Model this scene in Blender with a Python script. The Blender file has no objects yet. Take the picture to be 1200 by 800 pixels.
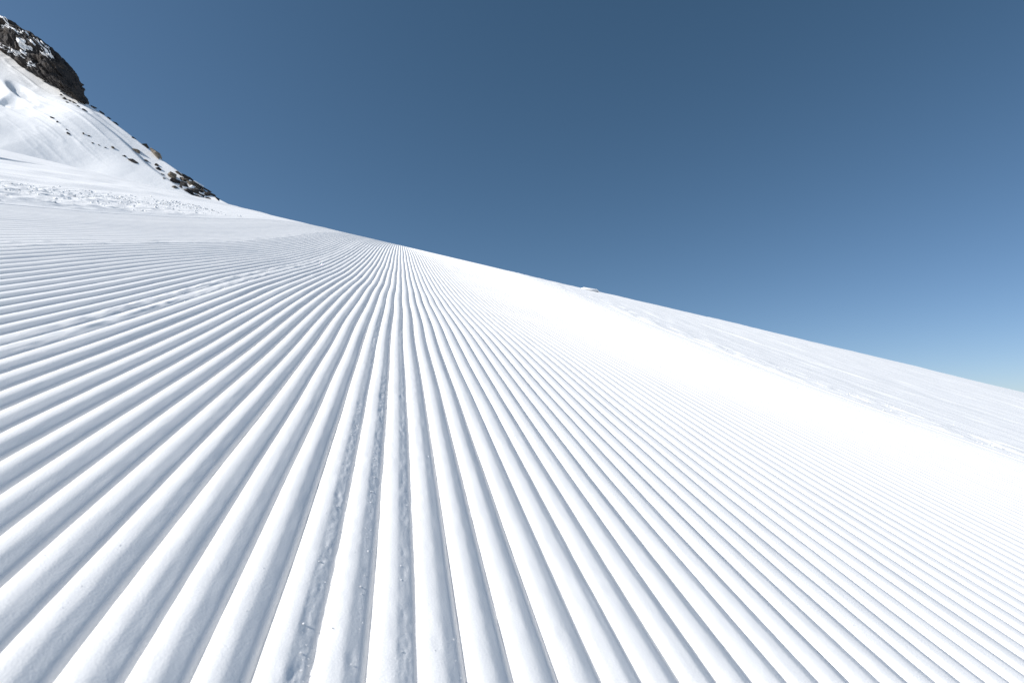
import bpy, bmesh, math, random
import numpy as np
from mathutils import Vector

# ------------------------------------------------------------------ camera, sky, sun, exposure
scene = bpy.context.scene
PITCH = math.radians(7.7)                 # the camera looks a little uphill
CP, SP = math.cos(PITCH), math.sin(PITCH)
FPX = 667.0                               # focal length in pixels of a 1200 px wide picture (20 mm lens)

cam_d = bpy.data.cameras.new('camera')
cam_d.sensor_width = 36.0
cam_d.lens = FPX / 1200.0 * 36.0
cam_d.clip_start = 0.02
cam_d.clip_end = 20000.0
cam_d.dof.use_dof = True
cam_d.dof.focus_distance = 3.0
cam_d.dof.aperture_fstop = 13.0
cam = bpy.data.objects.new('camera', cam_d)
scene.collection.objects.link(cam)
cam.location = (0, 0, 0)
cam.rotation_euler = (math.pi / 2 + PITCH, 0, 0)
scene.camera = cam

SUN_EL = math.radians(35.0)
SUN_AZ = math.radians(258.0)              # clockwise from +Y (view direction): from the left, a little behind
sun_dir = Vector((math.sin(SUN_AZ) * math.cos(SUN_EL), math.cos(SUN_AZ) * math.cos(SUN_EL), math.sin(SUN_EL)))

world = bpy.data.worlds.new('World')
scene.world = world
world.use_nodes = True
wn = world.node_tree.nodes
wl = world.node_tree.links
wn.clear()
w_out = wn.new('ShaderNodeOutputWorld')
w_bg = wn.new('ShaderNodeBackground')
w_sky = wn.new('ShaderNodeTexSky')
w_sky.sky_type = 'NISHITA'
w_sky.sun_disc = False
w_sky.sun_elevation = SUN_EL
w_sky.sun_rotation = SUN_AZ
w_sky.altitude = 3000.0
w_sky.air_density = 1.0
w_sky.dust_density = 4.0
w_sky.ozone_density = 1.0
w_tint = wn.new('ShaderNodeMix')          # white balance of the photograph
w_tint.data_type = 'RGBA'
w_tint.blend_type = 'MULTIPLY'
w_tint.inputs['Factor'].default_value = 1.0
w_tint.inputs[7].default_value = (0.82, 1.09, 1.09, 1.0)
w_bg.inputs['Strength'].default_value = 0.0500
w_sep = wn.new('ShaderNodeSeparateColor')
w_com = wn.new('ShaderNodeCombineColor')
wl.new(w_sky.outputs['Color'], w_sep.inputs['Color'])
for ch, power in (('Red', 1.08), ('Green', 0.95), ('Blue', 1.0)):
    w_pow = wn.new('ShaderNodeMath')
    w_pow.operation = 'POWER'
    w_pow.inputs[1].default_value = power
    wl.new(w_sep.outputs[ch], w_pow.inputs[0])
    wl.new(w_pow.outputs['Value'], w_com.inputs[ch])
wl.new(w_com.outputs['Color'], w_tint.inputs[6])
wl.new(w_tint.outputs[2], w_bg.inputs['Color'])
wl.new(w_bg.outputs['Background'], w_out.inputs['Surface'])

sun_d = bpy.data.lights.new('sun', 'SUN')
sun_d.energy = 3.35
sun_d.angle = math.radians(0.53)
sun_d.color = (1.0, 0.97, 0.93)
sun = bpy.data.objects.new('sun', sun_d)
scene.collection.objects.link(sun)
sun.rotation_euler = (-sun_dir).to_track_quat('-Z', 'Y').to_euler()

scene.view_settings.view_transform = 'Standard'
scene.view_settings.look = 'None'
scene.view_settings.gamma = 1.0
scene.view_settings.use_curve_mapping = False
scene.view_settings.exposure = 0.84
scene.cycles.diffuse_bounces = 1
scene.cycles.max_bounces = 12

# ------------------------------------------------------------------ helpers
random.seed(7)
rng = np.random.default_rng(11)
COL = scene.collection


def world_pts(x, d, u):
    """x to the right, d along the optical axis, u across it: turned into world X, Y, Z."""
    x, d, u = np.broadcast_arrays(x, d, u)
    return np.stack([x, d * CP - u * SP, d * SP + u * CP], axis=-1)


def hash3(i, j, k, seed):
    h = (i.astype(np.int64) * 374761393 + j.astype(np.int64) * 668265263 + k.astype(np.int64) * 2147483647 + seed * 974634777)
    h = (h ^ (h >> 13)) * 1274126177
    h = h & 0x7fffffff
    h = (h ^ (h >> 16)) & 0x7fffffff
    return (h % 1000003) / 1000003.0


def vnoise(x, y, z=0.0, seed=0):
    x, y, z = np.broadcast_arrays(np.asarray(x, float), np.asarray(y, float), np.asarray(z, float))
    i, j, k = np.floor(x), np.floor(y), np.floor(z)
    a, b, c = x - i, y - j, z - k
    a, b, c = [t * t * t * (t * (t * 6 - 15) + 10) for t in (a, b, c)]
    r = 0
    for di in (0, 1):
        wa = a if di else 1 - a
        for dj in (0, 1):
            wb = b if dj else 1 - b
            for dk in (0, 1):
                wc = c if dk else 1 - c
                r = r + wa * wb * wc * hash3(i + di, j + dj, k + dk, seed)
    return r * 2 - 1


def fbm(x, y, z=0.0, octaves=4, seed=0, gain=0.5):
    r, a = 0, 1.0
    for o in range(octaves):
        f = 2.03 ** o
        r = r + a * vnoise(np.asarray(x) * f, np.asarray(y) * f, np.asarray(z) * f, seed + o * 17)
        a *= gain
    return r


def smooth01(t):
    t = np.clip(t, 0, 1)
    return t * t * (3 - 2 * t)


def mesh_from(name, verts, faces, smooth=True):
    me = bpy.data.meshes.new(name)
    verts = np.asarray(verts, np.float32).reshape(-1, 3)
    faces = np.asarray(faces, np.int32)
    n = faces.shape[1]
    me.vertices.add(len(verts))
    me.vertices.foreach_set('co', verts.ravel())
    me.loops.add(faces.size)
    me.loops.foreach_set('vertex_index', faces.ravel())
    me.polygons.add(len(faces))
    me.polygons.foreach_set('loop_start', np.arange(0, faces.size, n, dtype=np.int32))
    me.update(calc_edges=True)
    me.polygons.foreach_set('use_smooth', np.full(len(faces), smooth, dtype=bool))
    me.update()
    return me


def grid_faces(nr, nc, wrap=False):
    r = np.arange(nr - 1)[:, None]
    c = np.arange(nc if wrap else nc - 1)[None, :]
    c2 = (c + 1) % nc
    f = np.stack([r * nc + c, r * nc + c2, (r + 1) * nc + c2, (r + 1) * nc + c], -1)
    return f.reshape(-1, 4)


def link(name, me, mat=None, parent=None):
    o = bpy.data.objects.new(name, me)
    COL.objects.link(o)
    if mat is not None:
        me.materials.append(mat)
    if parent is not None:
        o.parent = parent
    return o


def tag(o, label=None, cat=None, group=None, kind=None):
    if label: o['label'] = label
    if cat: o['category'] = cat
    if group: o['group'] = group
    if kind: o['kind'] = kind
    return o


def nodes_of(mat):
    mat.use_nodes = True
    nt = mat.node_tree
    return nt, nt.nodes['Principled BSDF']


def snow_material(name, grain, bump_d, coarse, albedo=0.97):
    m = bpy.data.materials.new(name)
    nt, b = nodes_of(m)
    tc = nt.nodes.new('ShaderNodeTexCoord')
    n1 = nt.nodes.new('ShaderNodeTexNoise')
    n1.inputs['Scale'].default_value = grain
    n1.inputs['Detail'].default_value = 5.0
    n1.inputs['Roughness'].default_value = 0.65
    n2 = nt.nodes.new('ShaderNodeTexNoise')
    n2.inputs['Scale'].default_value = coarse
    n2.inputs['Detail'].default_value = 3.0
    ramp = nt.nodes.new('ShaderNodeValToRGB')
    ramp.color_ramp.elements[0].position = 0.3
    ramp.color_ramp.elements[0].color = (albedo - 0.006, albedo - 0.009, albedo - 0.014, 1)
    ramp.color_ramp.elements[1].position = 0.7
    ramp.color_ramp.elements[1].color = (albedo + 0.010, albedo + 0.007, albedo + 0.002, 1)
    bp = nt.nodes.new('ShaderNodeBump')
    bp.inputs['Strength'].default_value = 0.6
    bp.inputs['Distance'].default_value = bump_d
    nt.links.new(tc.outputs['Object'], n1.inputs['Vector'])
    nt.links.new(tc.outputs['Object'], n2.inputs['Vector'])
    nt.links.new(n2.outputs['Fac'], ramp.inputs['Fac'])
    nt.links.new(ramp.outputs['Color'], b.inputs['Base Color'])
    nt.links.new(n1.outputs['Fac'], bp.inputs['Height'])
    nt.links.new(bp.outputs['Normal'], b.inputs['Normal'])
    b.inputs['Roughness'].default_value = 0.75
    b.inputs['Specular IOR Level'].default_value = 0.2
    return m


def rock_material(name, dark, mid, tan, scale, bump_d):
    m = bpy.data.materials.new(name)
    nt, b = nodes_of(m)
    tc = nt.nodes.new('ShaderNodeTexCoord')
    n1 = nt.nodes.new('ShaderNodeTexNoise')
    n1.inputs['Scale'].default_value = scale
    n1.inputs['Detail'].default_value = 8.0
    n1.inputs['Roughness'].default_value = 0.7
    n1.inputs['Distortion'].default_value = 0.6
    ramp = nt.nodes.new('ShaderNodeValToRGB')
    e = ramp.color_ramp.elements
    e[0].position, e[0].color = 0.32, (*dark, 1)
    e[1].position, e[1].color = 0.72, (*tan, 1)
    x = e.new(0.52); x.color = (*mid, 1)
    bp = nt.nodes.new('ShaderNodeBump')
    bp.inputs['Strength'].default_value = 1.0
    bp.inputs['Distance'].default_value = bump_d
    nt.links.new(tc.outputs['Object'], n1.inputs['Vector'])
    nt.links.new(n1.outputs['Fac'], ramp.inputs['Fac'])
    nt.links.new(ramp.outputs['Color'], b.inputs['Base Color'])
    nt.links.new(n1.outputs['Fac'], bp.inputs['Height'])
    nt.links.new(bp.outputs['Normal'], b.inputs['Normal'])
    b.inputs['Roughness'].default_value = 0.9
    b.inputs['Specular IOR Level'].default_value = 0.2
    return m


M_RIDGE = snow_material('groomed_snow', 460.0, 0.0006, 9.0, 0.93)
M_FIELD = snow_material('loose_snow', 60.0, 0.003, 1.2)
M_MOUNT = snow_material('mountain_snow', 0.5, 0.15, 0.03)
M_CLIFF = rock_material('dark_rock', (0.018, 0.017, 0.018), (0.045, 0.04, 0.038), (0.11, 0.085, 0.065), 0.22, 0.6)
M_STONE = rock_material('brown_rock', (0.03, 0.027, 0.025), (0.09, 0.075, 0.06), (0.24, 0.19, 0.14), 0.5, 0.25)
M_TAN = rock_material('tan_rock', (0.06, 0.05, 0.042), (0.22, 0.18, 0.135), (0.36, 0.30, 0.23), 0.6, 0.25)

# ------------------------------------------------------------------ the piste: a tilted, slightly rolling slope
P = 0.04                    # spacing of the comb marks
V0 = 0.0118
H, S_UP, T_SIDE, A_DIR = 0.344, 0.201, 0.235, 0.1958
DT = [-3, 0.4, 1.0, 1.5, 2.2, 3.0, 4.0, 5.5, 7.0, 8.6, 11.0, 14.0, 20.0]
DV = [0, 0.0, 0.010, 0.017, 0.024, 0.045, 0.068, 0.075, 0.068, 0.050, 0.030, 0.01, 0.0]
_fine = np.linspace(-3, 20, 2300)
_tab = np.interp(_fine, DT, DV)
_ker = np.hanning(61); _ker /= _ker.sum()
_tab_s = np.convolve(np.pad(_tab, 30, mode='edge'), _ker, mode='valid')
_wt = smooth01((_fine - 0.8) / 1.2)
_tab = _tab * (1 - _wt) + _tab_s * _wt


def plane_u(v, d):
    """Height of the smooth slope at lateral position v (comb marks run at constant v) and depth d."""
    v, d = np.broadcast_arrays(np.asarray(v, float), np.asarray(d, float))
    u = -H + S_UP * d - T_SIDE * v
    u = u - np.interp(d, _fine, _tab)
    far = np.clip(d - 8.0, 0, None)
    u = u - 0.0029 * far ** 2
    u = u + 0.010 * vnoise(v * 0.5, d * 0.35, 0, 3) * smooth01((d - 0.8) / 2.0)
    near = smooth01((d + 1.0) / 3.0)
    return u + 0.03 * vnoise(v * 0.12, d * 0.2, 0, 5) * smooth01((np.abs(v) - 2.0) / 4.0) * near


def slope_pts(v, d, lift):
    x = v - A_DIR * d
    return world_pts(x, d, plane_u(v, d) + lift)


def wobble(v, d):
    return 0.0030 * vnoise(v * 2.0, d * 1.6, 0, 21) + 0.0012 * vnoise(v * 11.0, d * 3.1, 0, 22)


def geo(a, b, ratio):
    n = int(math.log(b / a) / math.log(ratio)) + 1
    return np.geomspace(a, b, n)


D_NEAR = np.array([-1.2, -0.8, -0.5, -0.3, -0.15, -0.05, 0.03, 0.09, 0.14, 0.18, 0.22, 0.25, 0.275])
D_RIDGE = np.concatenate([D_NEAR, geo(0.29, 17.0, 1.0125)])
D_FINE = np.concatenate([D_NEAR, geo(0.29, 3.6, 1.0045), geo(3.65, 17.0, 1.0125)])

K_LEFT, K_SEAM, K_RIGHT = -55, -33, 67
DEPTH = 0.0069
PROF_U = np.array([0.0, 0.010, 0.020, 0.035, 0.06, 0.10, 0.16, 0.24, 0.32, 0.42, 0.52, 0.58, 0.62, 0.655, 0.70, 0.76, 0.82, 0.87, 0.91, 0.945, 0.97, 0.985, 1.0])
PROF_Z = np.array([0.0, 0.14, 0.27, 0.42, 0.59, 0.745, 0.86, 0.935, 0.975, 1.0, 0.998, 0.978, 0.945, 0.895, 0.81, 0.69, 0.565, 0.435, 0.29, 0.14, 0.045, 0.01, 0.0])
PROF_ZL = np.array([0.0, 0.11, 0.21, 0.34, 0.49, 0.645, 0.785, 0.90, 0.965, 1.0, 0.985, 0.925, 0.865, 0.81, 0.74, 0.645, 0.535, 0.40, 0.255, 0.11, 0.035, 0.008, 0.0])
_pu = np.linspace(0, 1, 801)


def smooth_profile(z):
    lin = np.interp(_pu, PROF_U, z)
    han = np.hanning(23) / np.hanning(23).sum()
    soft = np.convolve(np.pad(lin, 11, mode='edge'), han, mode='valid')
    w = smooth01(_pu / 0.16) * smooth01((0.97 - _pu) / 0.06)
    return lin * (1 - w) + soft * w


_pz, _pzl = smooth_profile(PROF_Z), smooth_profile(PROF_ZL)

groove_depth = {}
for k in range(K_LEFT - 1, K_RIGHT + 2):
    g = 1.0 + random.uniform(-0.14, 0.14)
    if k <= K_SEAM:
        g *= 0.5
    g *= float(np.interp(k, [K_SEAM, -14, -2, 6, 16, 45, 58, 66], [0.78, 1.12, 1.12, 0.92, 0.74, 0.60, 0.35, 0.2]))
    groove_depth[k] = g
groove_depth[K_LEFT] = groove_depth[K_RIGHT] = 0.1
groove_depth[3] = 1.12
groove_depth[4] = 0.85
groove_depth[-17] = 0.72
groove_depth[-16] = 0.8

# the ground sheet: open snow either side, sunk a little under the comb ridges that it carries
V_L, V_R = V0 + P * K_LEFT, V0 + P * K_RIGHT
vs = np.concatenate([
    -np.geomspace(90, 6.6, 50), np.linspace(-6.5, -5.7, 33), np.linspace(-5.6, -3.75, 45), np.linspace(-3.72, V_L - 0.002, 110),
    [V_L + 0.004], np.linspace(V_L + 0.012, V_R - 0.012, 12), [V_R - 0.004],
    np.linspace(V_R + 0.002, 3.6, 80), np.linspace(3.63, 9.0, 110), np.geomspace(9.1, 120, 60)])
ds = np.concatenate([np.linspace(-14, -1.5, 12), D_NEAR, geo(0.29, 30.0, 1.011), np.geomspace(31, 110, 24)])
VV, DD = np.meshgrid(vs, ds)
lift = np.zeros_like(VV)
under = (VV > V_L) & (VV < V_R)
lift[under] = -0.03
nearf = smooth01((DD - 0.2) / 1.0)
# churned edge of the piste on the left: lumps pushed aside by the groomer
env_l = smooth01((VV + 3.75) / 0.35) * smooth01((V_L - VV) / 0.22)
lump = fbm(VV * 7.5, DD * 5.0, 0, 5, 31, 0.55)
env_l = env_l * (1 - 0.85 * smooth01((DD - 5.0) / 3.5))
lift += env_l * (0.012 + 0.011 * np.clip(lump, -0.4, 1.2) + 0.009 * np.abs(fbm(VV * 19, DD * 9, 0, 3, 33)))
# old ski track: one small step that faces right
lift += -0.035 * smooth01((VV + 6.12 + 0.05 * vnoise(DD * 0.8, 0, 0, 40)) / 0.05) * smooth01((-VV - 4.0) / 1.4) * (1 - smooth01((DD - 8.0) / 2.5))
# edge of the piste on the right: a shallow rough windrow, then untouched snow with faint tracks
vr = VV + 0.10 * vnoise(DD * 0.35, 0, 0, 44)
env_r = smooth01((vr - V_R) / 0.12) * smooth01((3.45 - vr) / 0.5)
rough = fbm(VV * 9.0, DD * 6.0, 0, 5, 41, 0.6)
lift += env_r * (0.004 + 0.007 * np.clip(rough, -0.6, 1.2))
open_r = smooth01((VV - 3.1) / 0.5)
lift += open_r * (0.005 * fbm(VV * 3.2, DD * 0.45, 0, 4, 45) + 0.004 * fbm(VV * 12.0, DD * 3.0, 0, 3, 46)) + open_r * 0.004
open_l = smooth01((-VV - 3.6) / 0.4)
lift += open_l * (0.014 * fbm(VV * 1.6, DD * 0.7, 0, 4, 48) + 0.02)
lift[under] = -0.03
pts = slope_pts(VV, DD, lift * np.where(under, 1.0, 1.0))
slope = link('snow_slope', mesh_from('snow_slope', pts, grid_faces(len(ds), len(vs))), M_FIELD)
tag(slope, 'white tilted ski slope combed into long parallel corduroy ridges', kind='structure')


def ridge_mesh(k):
    spoiled = {-3: 1.0, -2: 1.0, -1: 0.75, 0: 0.15, -17: 0.5, -18: 0.4, K_SEAM: 0.8, K_SEAM - 1: 0.6}.get(k, 0.05)
    if k in (-3, -2, -1, 0):
        dd = D_FINE
        uu = np.interp(np.linspace(0, 1, 42), np.linspace(0, 1, len(PROF_U)), PROF_U)
    elif -14 <= k <= 16:
        dd = D_RIDGE
        uu = np.interp(np.linspace(0, 1, 31), np.linspace(0, 1, len(PROF_U)), PROF_U)
    else:
        dd = D_RIDGE
        uu = PROF_U
    # smooth profile
    right = float(smooth01((k + 4) / 11.0))          # the comb cut a little wider on the left
    zz = np.interp(uu, _pu, _pzl * (1 - right) + _pz * right)
    U_, D_ = np.meshgrid(uu, dd)
    Z_ = np.broadcast_to(zz, U_.shape)
    gl = DEPTH * groove_depth[k] * (1 + 0.14 * vnoise(D_ * 2.3, k * 7.31, 0, 51))
    gr = DEPTH * groove_depth[k + 1] * (1 + 0.14 * vnoise(D_ * 2.3, (k + 1) * 7.31, 0, 51))
    cut = np.where(U_ < 0.42, gl, gr) * (1 - Z_)
    V_ = V0 + P * (k + U_)
    lift = -cut
    lift = lift + 0.0004 * vnoise(V_ * 30, D_ * 7, 0, 61) + 0.00018 * vnoise(V_ * 140, D_ * 60, 0, 62)
    # broken snow on the shaded flank
    w = np.sin(np.pi * np.clip((U_ - 0.58) / 0.40, 0, 1)) ** 0.8
    n = 0.6 * fbm(V_ * 120, D_ * 38, 0, 4, 71, 0.6) + 0.9 * (0.5 - np.abs(vnoise(V_ * 210, D_ * 80, 0, 73)))
    patch = smooth01((vnoise(D_ * 3.4, k * 3.7, 0, 72) + 0.35) / 0.7)
    lift = lift + spoiled * w * patch * (0.00065 * n - 0.0005)
    # pits where crumbs were torn out
    if spoiled >= 0.7 and k > -10:
        for q in range(5):
            d0 = 0.45 * (1.6 ** q) * random.uniform(0.92, 1.1)
            u0 = random.uniform(0.68, 0.84)
            r2 = ((U_ - u0) * P / 0.004) ** 2 + ((D_ - d0) / (0.006 * random.uniform(0.7, 2.2))) ** 2
            lift = lift - 0.0007 * np.exp(-r2)
    if k in (K_SEAM, K_SEAM - 1):
        lift = lift + 0.0018 * np.clip(fbm(V_ * 45, D_ * 22, 0, 3, 75), -0.2, 1) * np.sin(np.pi * U_)
    if -50 < k < -38:
        q = k + U_
        lift = lift + 0.006 * smooth01((q + 49.2) / 0.6) * smooth01((-39 - q) / 9)
    if k in (-17, -18):
        w2 = np.sin(np.pi * U_) * smooth01((D_ - 0.8) / 0.5) * (1 - smooth01((D_ - 4) / 2))
        lift = lift + w2 * 0.0018 * (fbm(V_ * 60, D_ * 26, 0, 4, 77) - 0.1)
    V_ = V_ + wobble(V_, D_)
    return mesh_from('snow_ridge', slope_pts(V_, D_, lift), grid_faces(len(dd), len(uu)))


for k in range(K_LEFT, K_RIGHT):
    o = link('snow_ridge', ridge_mesh(k), M_RIDGE, slope)
    if k in (-3, -2, -1):
        o['label'] = 'corduroy ridge with a crumbled shaded flank'

# ------------------------------------------------------------------ mountain behind the crest of the piste
CREST_PX = [(-700, -330), (-300, -120), (-120, -15), (0, 52), (20, 67), (40, 81), (60, 96), (85, 111), (101, 121), (118, 132), (150, 156),
            (190, 187), (220, 208), (245, 227), (270, 240), (300, 262), (400, 330), (600, 420)]


def crest_x(tx):
    """Lateral position of the crest seen at tangent tx: the ridge runs away to the left."""
    return 160.4 * tx / (1 + 0.4 * tx)


def crest_d(x):
    return 160.4 - 0.4 * x


CX = np.array([crest_x((p[0] - 600) / FPX) for p in CREST_PX])
CU = np.array([(400 - p[1]) / FPX * crest_d(x) for p, x in zip(CREST_PX, CX)])
FACE = 0.67
HOLLOWS = []


def mount_u(x, d):
    c = np.interp(x, CX, CU)
    w = crest_d(x) - d
    face = c - FACE * np.clip(w, 0, None) - 1.1 * np.clip(-w, 0, None)
    r = fbm(x * 0.03, d * 0.016, 0, 2, 81) * 1.6 * smooth01(w / 15)
    wv = w + 2.5 * vnoise(x * 0.04, d * 0.02, 0, 83)
    # a long gully step under the ridge, and wind-carved steps higher on the face
    r = r + 1.5 * smooth01((wv - 5.0) / 3.0) * smooth01((34 - wv) / 20) * smooth01((x + 185) / 30)
    wi = wv + 1.5 * fbm(x * 0.10, d * 0.05, 0, 3, 84)
    band = smooth01(w / 4) * smooth01((46 - w) / 26) * smooth01((-135 - x) / 25)
    r = r + 0.45 * vnoise(x * 0.03, wi * 0.12, 0, 87) * band
    rid = 1 - np.abs(vnoise(x * 0.045 + w * 0.03, w * 0.21, 0, 85)) * 1.6
    rid2 = 1 - np.abs(vnoise(x * 0.11 + w * 0.06, w * 0.47, 0, 86)) * 1.6
    r = r + (0.3 * np.clip(rid, 0, 1) ** 3 + 0.2 * np.clip(rid2, 0, 1) ** 3) * band
    for hx, hw, rx, rw, dep in HOLLOWS:
        q = ((x - hx) / rx) ** 2 + ((w - hw) / rw) ** 2
        r = r - dep * np.exp(-q ** 3)
    return face + r


def on_mountain(px, py):
    """Point of the mountain face seen at a photograph pixel, in (x, d, u)."""
    tx, tu = (px - 600) / FPX, (400 - py) / FPX
    d = np.linspace(40, crest_d(crest_x(tx)) + 1, 4000)
    g = mount_u(tx * d, d) - tu * d
    i = np.argmax(g > 0) if (g > 0).any() else len(d) - 1
    return tx * d[i], d[i], tu * d[i]


_h = []
for hp, rx, rw, dep in (((12, 117), 5.0, 4.0, 3.6), ((24, 106), 7.0, 2.6, 1.8), ((-30, 100), 12, 9, 4.0)):
    hx, hd, _ = on_mountain(*hp)
    _h.append((hx, crest_d(hx) - hd, rx, rw, dep))
HOLLOWS = _h
xs = np.concatenate([np.linspace(-460, -251, 30), np.linspace(-250, -84, 330), np.linspace(-82, 20, 30)])
wm = np.concatenate([np.linspace(-90, -8, 14), np.linspace(-6, 100, 260), np.linspace(102, 190, 30)])
XX, WM = np.meshgrid(xs, wm)
DM = crest_d(XX) - WM
mount = link('mountain_side', mesh_from('mountain_side', world_pts(XX, DM, mount_u(XX, DM)), grid_faces(len(wm), len(xs))[:, ::-1]), M_MOUNT)
tag(mount, 'steep snow-covered mountainside rising behind the left of the piste', kind='structure')

# valley far below, hidden behind the crest
vv = [(4000 * math.cos(a), 4000 * math.sin(a), -220.0) for a in np.linspace(0, 2 * math.pi, 65)[:-1]]
me = bpy.data.meshes.new('valley_floor')
me.from_pydata(vv, [], [list(range(64))])
tag(link('valley_floor', me, M_MOUNT), 'snow-covered valley floor far below the slope', kind='structure')


def hull_mesh(name, n, sx, sy, sz, seed, cuts=0):
    r = random.Random(seed)
    bm = bmesh.new()
    for _ in range(n):
        while True:
            p = Vector((r.uniform(-1, 1), r.uniform(-1, 1), r.uniform(-1, 1)))
            if 0.45 < p.length < 1.0:
                break
        bm.verts.new((p.x * sx, p.y * sy, p.z * sz))
    bmesh.ops.convex_hull(bm, input=bm.verts)
    bmesh.ops.delete(bm, geom=[v for v in bm.verts if not v.link_faces], context='VERTS')
    me = bpy.data.meshes.new(name)
    bm.to_mesh(me)
    bm.free()
    return me


def place_rock(name, px, py, w, h, mat, seed, tilt=38, parent=None, n=13, depth=None):
    """A rock w by h photograph pixels large on the mountain face at (px, py), lying along the slope."""
    x, d, u = on_mountain(px, py)
    s = d / FPX
    me = hull_mesh(name, n, w * s * 0.56, (depth or max(w, h)) * s * 0.5, h * s * 0.60, seed)
    o = link(name, me, mat, parent)
    q = world_pts(x, d, u)
    o.location = Vector(q)
    o.rotation_euler = (0.25, math.radians(tilt), random.Random(seed + 5).uniform(-0.3, 0.3))
    return o


# the big dark cliff on the ridge
def cliff():
    top = [(-60, -22), (-30, 4), (0, 24), (22, 33), (45, 45), (62, 59), (76, 74), (86, 89), (92, 103), (98, 114), (102, 121)]
    bot = [(-60, 14), (-30, 34), (0, 55), (20, 70), (40, 84), (60, 99), (72, 106), (82, 112), (90, 117), (97, 121), (103, 124)]
    t0 = np.linspace(0, 1, len(top)); ns, na = 150, 72
    s = np.linspace(0, 1, ns)
    T = np.stack([np.interp(s, t0, [p[i] for p in top]) for i in (0, 1)], -1)
    B = np.stack([np.interp(s, t0, [p[i] for p in bot]) for i in (0, 1)], -1)
    a = np.linspace(0, 2 * np.pi, na, endpoint=False)
    ca, sa = np.cos(a), np.sin(a)
    ca = np.sign(ca) * np.abs(ca) ** 0.75
    mid, half = (T + B) / 2, (T - B) / 2
    px = mid[:, None, 0] + half[:, None, 0] * ca
    py = mid[:, None, 1] + half[:, None, 1] * ca
    thick = np.interp(s, [0, 0.6, 0.9, 1], [9, 8, 4, 0.8])[:, None]
    dc = crest_d(crest_x((mid[:, 0] - 600) / FPX))[:, None]
    d = dc - 1.5 - thick * sa
    x = (px - 600) / FPX * dc
    u = (400 - py) / FPX * dc
    pos = np.stack([x, np.broadcast_to(d, x.shape), u], -1)
    axis = np.stack([(mid[:, 0] - 600) / FPX * dc[:, 0], dc[:, 0] - 1.5, (400 - mid[:, 1]) / FPX * dc[:, 0]], -1)[:, None, :]
    nrm = pos - axis
    nrm /= np.linalg.norm(nrm, axis=-1, keepdims=True) + 1e-6
    flat = pos.reshape(-1, 3)

    def cells(size, seed, squash=(1, 1, 1), amount=0.5):
        r = np.random.default_rng(seed)
        q = np.stack([flat[:, 0] * 0.77 - flat[:, 2] * 0.64, flat[:, 1], flat[:, 0] * 0.64 + flat[:, 2] * 0.77], -1) * np.array(squash)
        c = q[r.integers(0, len(q), int(5200 / size ** 2) + 20)] + r.normal(0, size * 0.5, (int(5200 / size ** 2) + 20, 3))
        val = r.uniform(-1, 1, len(c)); sl = r.uniform(-1, 1, (len(c), 3))
        out = np.empty(len(q))
        for i in range(0, len(q), 2000):
            dist = (c ** 2).sum(-1)[None] - 2 * q[i:i + 2000] @ c.T
            j = dist.argmin(1)
            out[i:i + 2000] = val[j] + 0.5 * ((q[i:i + 2000] - c[j]) * sl[j]).sum(-1) / size
        return out.reshape(x.shape)
    fade = np.interp(s, [0, 0.75, 1], [1, 0.8, 0.25])[:, None]
    disp = (1.3 * cells(5.0, 1, (0.6, 1, 1.5)) + 0.9 * cells(2.4, 2, (0.5, 1, 1.6)) + 0.45 * cells(1.2, 3, (0.6, 1, 1.4))) * fade
    # outline keeps its silhouette: less displacement straight up and down
    pos = pos + nrm * disp[..., None] * (0.55 + 0.45 * np.abs(sa))[None, :, None]
    root = bpy.data.objects.new('rock_cliff', None)
    COL.objects.link(root)
    link('rock_face', mesh_from('rock_face', world_pts(pos[..., 0], pos[..., 1], pos[..., 2]), grid_faces(ns, na, True), smooth=False), M_CLIFF, root)
    tag(root, 'large dark rock cliff capping the snowy ridge in the upper left corner', 'cliff')
    # snow caught on its ledges
    rp = random.Random(5)
    spots = [(0.445, 1.40, 0.030, 0.22), (0.50, 2.0, 0.02, 0.16)]
    for _ in range(84):
        cs = rp.uniform(0.12, 0.58)
        spots.append((cs, rp.uniform(0.35, 2.5) if cs < 0.47 else rp.uniform(0.3, 1.1), rp.uniform(0.012, 0.036), rp.uniform(0.03, 0.085)))
    for i, (cs, cang, ls, la) in enumerate(spots):
        ii = [j for j in range(ns) if abs(s[j] - cs) < ls * 1.6]
        jj = [j for j in range(na) if abs(a[j] - cang) < la * 1.6]
        i0, i1, j0, j1 = ii[0], ii[-1] + 1, jj[0], jj[-1] + 1
        sub = pos[i0:i1, j0:j1].copy()
        SS, AA = np.meshgrid(s[i0:i1], a[j0:j1], indexing='ij')
        m = ((SS - cs) / ls) ** 2 + ((AA - cang) / la) ** 2 + 1.1 * vnoise(SS * 130 + i * 9, AA * 20, 0, 91)
        h = np.clip(1 - m, -1, 1)
        off = np.where(h > 0, 0.25 + 0.35 * np.sqrt(np.clip(h, 0, 1)), -0.6)
        sub = sub + nrm[i0:i1, j0:j1] * off[..., None]
        f = grid_faces(i1 - i0, j1 - j0)
        hv = h.ravel()
        f = f[(hv[f] > 0).any(1)]
        if len(f) == 0:
            continue
        used, inv = np.unique(f, return_inverse=True)
        w = world_pts(sub[..., 0], sub[..., 1], sub[..., 2]).reshape(-1, 3)[used]
        link('snow_patch', mesh_from('snow_patch', w, inv.reshape(-1, 4), smooth=False), M_MOUNT, root)
    return root


cliff()

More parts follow.
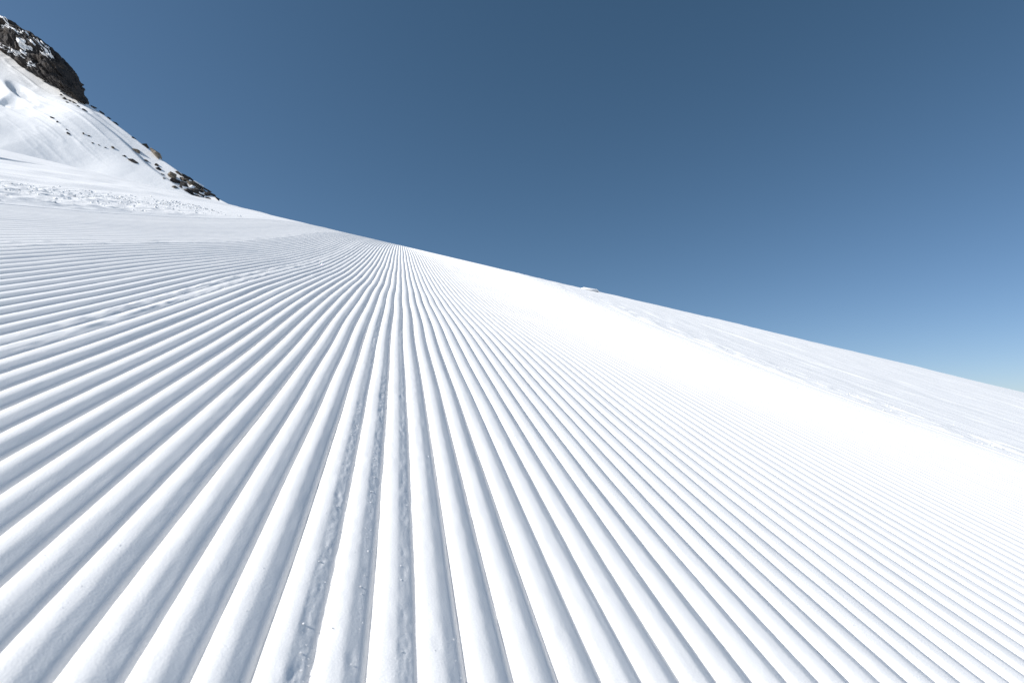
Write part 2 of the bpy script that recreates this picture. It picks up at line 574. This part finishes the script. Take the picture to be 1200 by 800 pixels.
# single boulders and stones on the mountain face
singles = [
    ('boulder', 182, 182, 22, 12, M_TAN, 38, 'largest brown boulder standing on the snowy ridgeline against the sky', 'boulder'),
    ('boulder', 170, 171, 10, 6, M_STONE, 40, 'small dark boulder on the ridgeline just above the largest brown one', 'boulder'),
    ('boulder', 161, 178, 14, 7, M_TAN, 42, 'tan boulder with a dark lower end lying below the ridgeline', 'boulder'),
    ('boulder', 156, 189, 15, 5, M_CLIFF, 35, 'flat dark slab of rock lowest on the open snow face', 'boulder'),
    ('boulder', 146, 183, 6, 3, M_CLIFF, 20, 'thin dark stone at the upper end of the flat dark slab', 'stone'),
    ('boulder', 172, 188.5, 7, 2.5, M_CLIFF, 38, 'narrow dark stone lying below the tan boulder on the ridge side', 'stone'),
    ('boulder', 184, 194, 6, 4, M_STONE, 38, 'upper stone of the pair above the rocky outcrop', 'stone'),
    ('boulder', 187, 199, 9, 4.5, M_CLIFF, 42, 'lower darker stone of the pair above the rocky outcrop', 'stone'),
    ('boulder', 190.5, 204.5, 4, 2.5, M_CLIFF, 30, 'small dark stone just left of the rocky outcrop top', 'stone'),
    ('boulder', 192, 209, 4, 2.2, M_STONE, 20, 'small stone beside the left edge of the rocky outcrop', 'stone'),
    ('boulder', 157, 161.5, 6, 3.5, M_CLIFF, 38, 'small black stone set into the snow along the upper ridgeline', 'stone'),
    ('boulder', 188, 223.5, 3.5, 1.8, M_STONE, 10, 'lone small stone on smooth snow left of the rocky outcrop foot', 'stone'),
    ('boulder', 100, 130, 9, 2.4, M_CLIFF, 40, 'dark sliver of rock in the snow below the cliff foot', 'stone'),
    ('boulder', 61.5, 138.5, 5.5, 2.6, M_CLIFF, 40, 'upper left stone of the line of specks crossing the snow face', 'stone'),
    ('boulder', 67.5, 143, 3.5, 2.2, M_CLIFF, 35, 'second stone from the upper left in the line of specks', 'stone'),
    ('boulder', 81, 157, 7, 2.8, M_CLIFF, 35, 'longest dark stone in the line of specks crossing the snow face', 'stone'),
    ('boulder', 98, 157, 4.5, 3, M_STONE, 30, 'left stone of the close pair in the middle of the specks', 'stone'),
    ('boulder', 104.5, 159.5, 4, 2, M_STONE, 30, 'right stone of the close pair in the middle of the specks', 'stone'),
    ('boulder', 133, 173.5, 5.5, 3, M_STONE, 38, 'rightmost stone of the line of specks crossing the snow face', 'stone'),
]
for i, (nm, px, py, w, h, mat, tilt, lab, cat) in enumerate(singles):
    o = place_rock(nm if cat == 'boulder' else 'stone', px, py, w, h, mat, 100 + i * 7, tilt)
    tag(o, lab, cat, 'stones on the mountain face')
for i, (px, py, w, h, lab) in enumerate([
        (108.5, 168, 3.6, 1.9, 'leftmost of three tiny dark specks in a row low on the open snow face'),
        (116, 170.3, 3.4, 1.8, 'middle of three tiny dark specks in a row low on the open snow face'),
        (123.5, 173, 3.4, 1.8, 'rightmost of three tiny dark specks in a row low on the open snow face'),
        (78, 152, 3.2, 1.6, 'tiny dark speck just above the longest stone in the line of specks')]):
    o = place_rock('stone', px, py, w, h, M_CLIFF, 400 + i * 3, 30)
    tag(o, lab, 'stone', 'tiny specks of stone on the snow face')
for i, (px, py, w, h, lab) in enumerate([
        (72, 112, 5, 3, 'highest and leftmost small stone at the foot of the dark cliff'),
        (76, 116, 7, 3, 'second highest small stone at the foot of the dark cliff'),
        (82, 118.5, 6, 2.5, 'small stone in the middle of the cluster touching the cliff foot'),
        (87, 121, 8, 2.6, 'longest stone of the cluster at the foot of the dark cliff'),
        (79, 120.5, 5, 2.2, 'stone lying lowest on the snow at the left of the cliff foot cluster'),
        (92, 125, 5, 2, 'rightmost and lowest small stone of the cluster at the cliff foot')]):
    o = place_rock('stone', px, py, w, h, M_STONE, 500 + i * 3, 38)
    tag(o, lab, 'stone', 'stones at the cliff foot')
for i, (px, py, w, h, lab) in enumerate([
        (110, 125.5, 9, 2.6, 'uppermost flat black stone on the skyline just right of the cliff tip'),
        (119, 131.8, 8, 2.4, 'second flat black stone down the skyline from the cliff tip'),
        (127, 138, 7, 2.2, 'third flat black stone down the skyline from the cliff tip'),
        (136, 145, 8, 2, 'lowest of the four flat black stones on the skyline below the cliff')]):
    o = place_rock('stone', px, py, w, h, M_CLIFF, 540 + i * 3, 38)
    tag(o, lab, 'stone', 'stones along the skyline')

# the rocky outcrop at the lower end of the ridge
x, d, u = on_mountain(224, 220)
root = bpy.data.objects.new('rock_outcrop', None)
COL.objects.link(root)
tag(root, 'dark rocky outcrop with snow between its blocks at the lower end of the ridge', 'outcrop')
blocks = [(203, 207.5, 10, 9, M_TAN, 50), (208, 214, 13, 7, M_CLIFF, 40), (214, 219, 16, 8, M_CLIFF, 38), (221, 226, 15, 7, M_CLIFF, 30), (217, 211, 11, 6, M_STONE, 40),
          (226, 216, 12, 6, M_TAN, 40), (224, 211, 14, 4, M_CLIFF, 40), (233, 219, 15, 4, M_STONE, 38), (231, 223.5, 16, 6, M_CLIFF, 38), (238, 229, 15, 5, M_CLIFF, 34),
          (244, 233.5, 13, 4, M_CLIFF, 30), (232, 231.5, 14, 4, M_CLIFF, 22), (247, 228.5, 15, 3, M_CLIFF, 38), (210, 204, 9, 3, M_STONE, 40), (217, 207, 10, 2.5, M_CLIFF, 38), (254, 233.5, 9, 2.2, M_CLIFF, 36),
          (239, 224, 8, 4, M_TAN, 38), (206, 219.5, 7, 4, M_STONE, 30), (241, 222.5, 12, 2.6, M_CLIFF, 38)]
for i, (px, py, w, h, mat, tilt) in enumerate(blocks):
    place_rock('rock', px, py, w * 1.3, h * 1.35, mat, 700 + i * 5, tilt, parent=root)
for i, (px, py, w, h) in enumerate([(213, 214.5, 7, 2.4), (220, 221.5, 9, 3), (227, 220.5, 8, 3.5), (236, 231, 9, 2.6), (228, 227.5, 7, 2.4), (240, 227, 9, 1.8), (222, 214.5, 7, 1.8), (233, 215, 12, 1.6)]):
    place_rock('snow_patch', px, py, w * 1.2, h * 1.3, M_MOUNT, 860 + i * 5, 36, parent=root, depth=w * 1.9)

# ------------------------------------------------------------------ loose snow
def crumb_batch(name, items, mat, label, cat='snow'):
    """Many little faceted lumps in one mesh: items of (v, d, lift, radius)."""
    base = []
    for q in range(8):
        m = hull_mesh('lump', 12, 1, 1, 0.8, 900 + q)
        vt = np.array([v.co[:] for v in m.vertices])
        fc = []
        for p in m.polygons:
            fc.append(list(p.vertices))
        base.append((vt, np.array(fc)))
        bpy.data.meshes.remove(m)
    V, F, n = [], [], 0
    for v, d, lf, r in items:
        vt, fc = base[random.randrange(8)]
        ang = random.uniform(0, 6.28)
        c, s = math.cos(ang), math.sin(ang)
        R = np.array([[c, -s, 0], [s, c, 0], [0, 0, 1]])
        o = slope_pts(np.array(v), np.array(d), np.array(lf))
        V.append(vt @ R.T * r * np.array([random.uniform(0.7, 1.3), random.uniform(0.7, 1.4), random.uniform(0.6, 1.0)]) + o)
        F.append(fc + n)
        n += len(vt)
    o = link(name, mesh_from(name, np.concatenate(V), np.concatenate(F), smooth=False), mat)
    tag(o, label, cat, kind='stuff')


items = []
for k, n in ((-2, 150), (-1, 170), (0, 120), (1, 30)):
    for _ in range(n):
        d = 0.36 * (9.0 ** random.random())
        uo = random.uniform(0.70, 1.0)
        items.append((V0 + P * (k - 1 + uo), d, -DEPTH * (1 - np.interp(uo, PROF_U, PROF_Z)) + 0.0004, random.choice([0.0004, 0.0006, 0.0009, 0.0014]) * random.uniform(0.7, 1.2) * (0.8 + 0.25 * d)))
for _ in range(120):
    d = random.uniform(0.9, 4.5)
    items.append((V0 + P * random.uniform(-17.6, -15.8), d, -0.003, random.uniform(0.001, 0.004)))
for _ in range(220):
    d = random.uniform(1.2, 8.0)
    items.append((V0 + P * (K_SEAM + random.uniform(-0.6, 1.1)), d, -0.001, random.uniform(0.001, 0.0035)))
for _ in range(900):
    d = 0.4 * (12.0 ** random.random())
    k = random.randint(-28, 20)
    uo = random.random()
    items.append((V0 + P * (k + uo), d, -DEPTH * (1 - np.interp(uo, PROF_U, PROF_Z)), random.uniform(0.0003, 0.0009) * (1 + 0.3 * d)))
crumb_batch('snow_crumbs', items, M_RIDGE, 'fine white snow crumbs lying in the grooves and seams of the groomed slope')

items = []
for _ in range(2600):
    d = 2.2 * (3.8 ** random.random())
    v = random.gauss(-2.95, 0.24)
    if -3.6 < v < V_L - 0.08:
        items.append((v, d, random.uniform(0.006, 0.022) * (1 - 0.5 * (d > 6.5)), (0.004 + 0.018 * random.random() ** 2) * (0.8 + 0.03 * d)))
for _ in range(200):
    d = 1.8 * (6.0 ** random.random())
    v = random.gauss(2.95, 0.14)
    if v > V_R + 0.05:
        items.append((v, d, random.uniform(0.001, 0.006), random.uniform(0.003, 0.008)))
crumb_batch('snow_debris', items, M_FIELD, 'lumpy churned snow chunks pushed aside along the edges of the groomed slope')

# one clump breaking the right-hand skyline
v_c, d_c = 0.136 * 13.2 + A_DIR * 13.2, 13.2
root = hull_mesh('snow_clump', 30, 0.24, 0.25, 0.055, 950)
o = link('snow_clump', root, M_FIELD)
o.location = Vector(slope_pts(np.array(v_c), np.array(d_c), np.array(0.0)))
o.rotation_euler = (0, math.radians(8), 0)
tag(o, 'small white clump of snow breaking the skyline right of the combed ridges', 'snow clump')
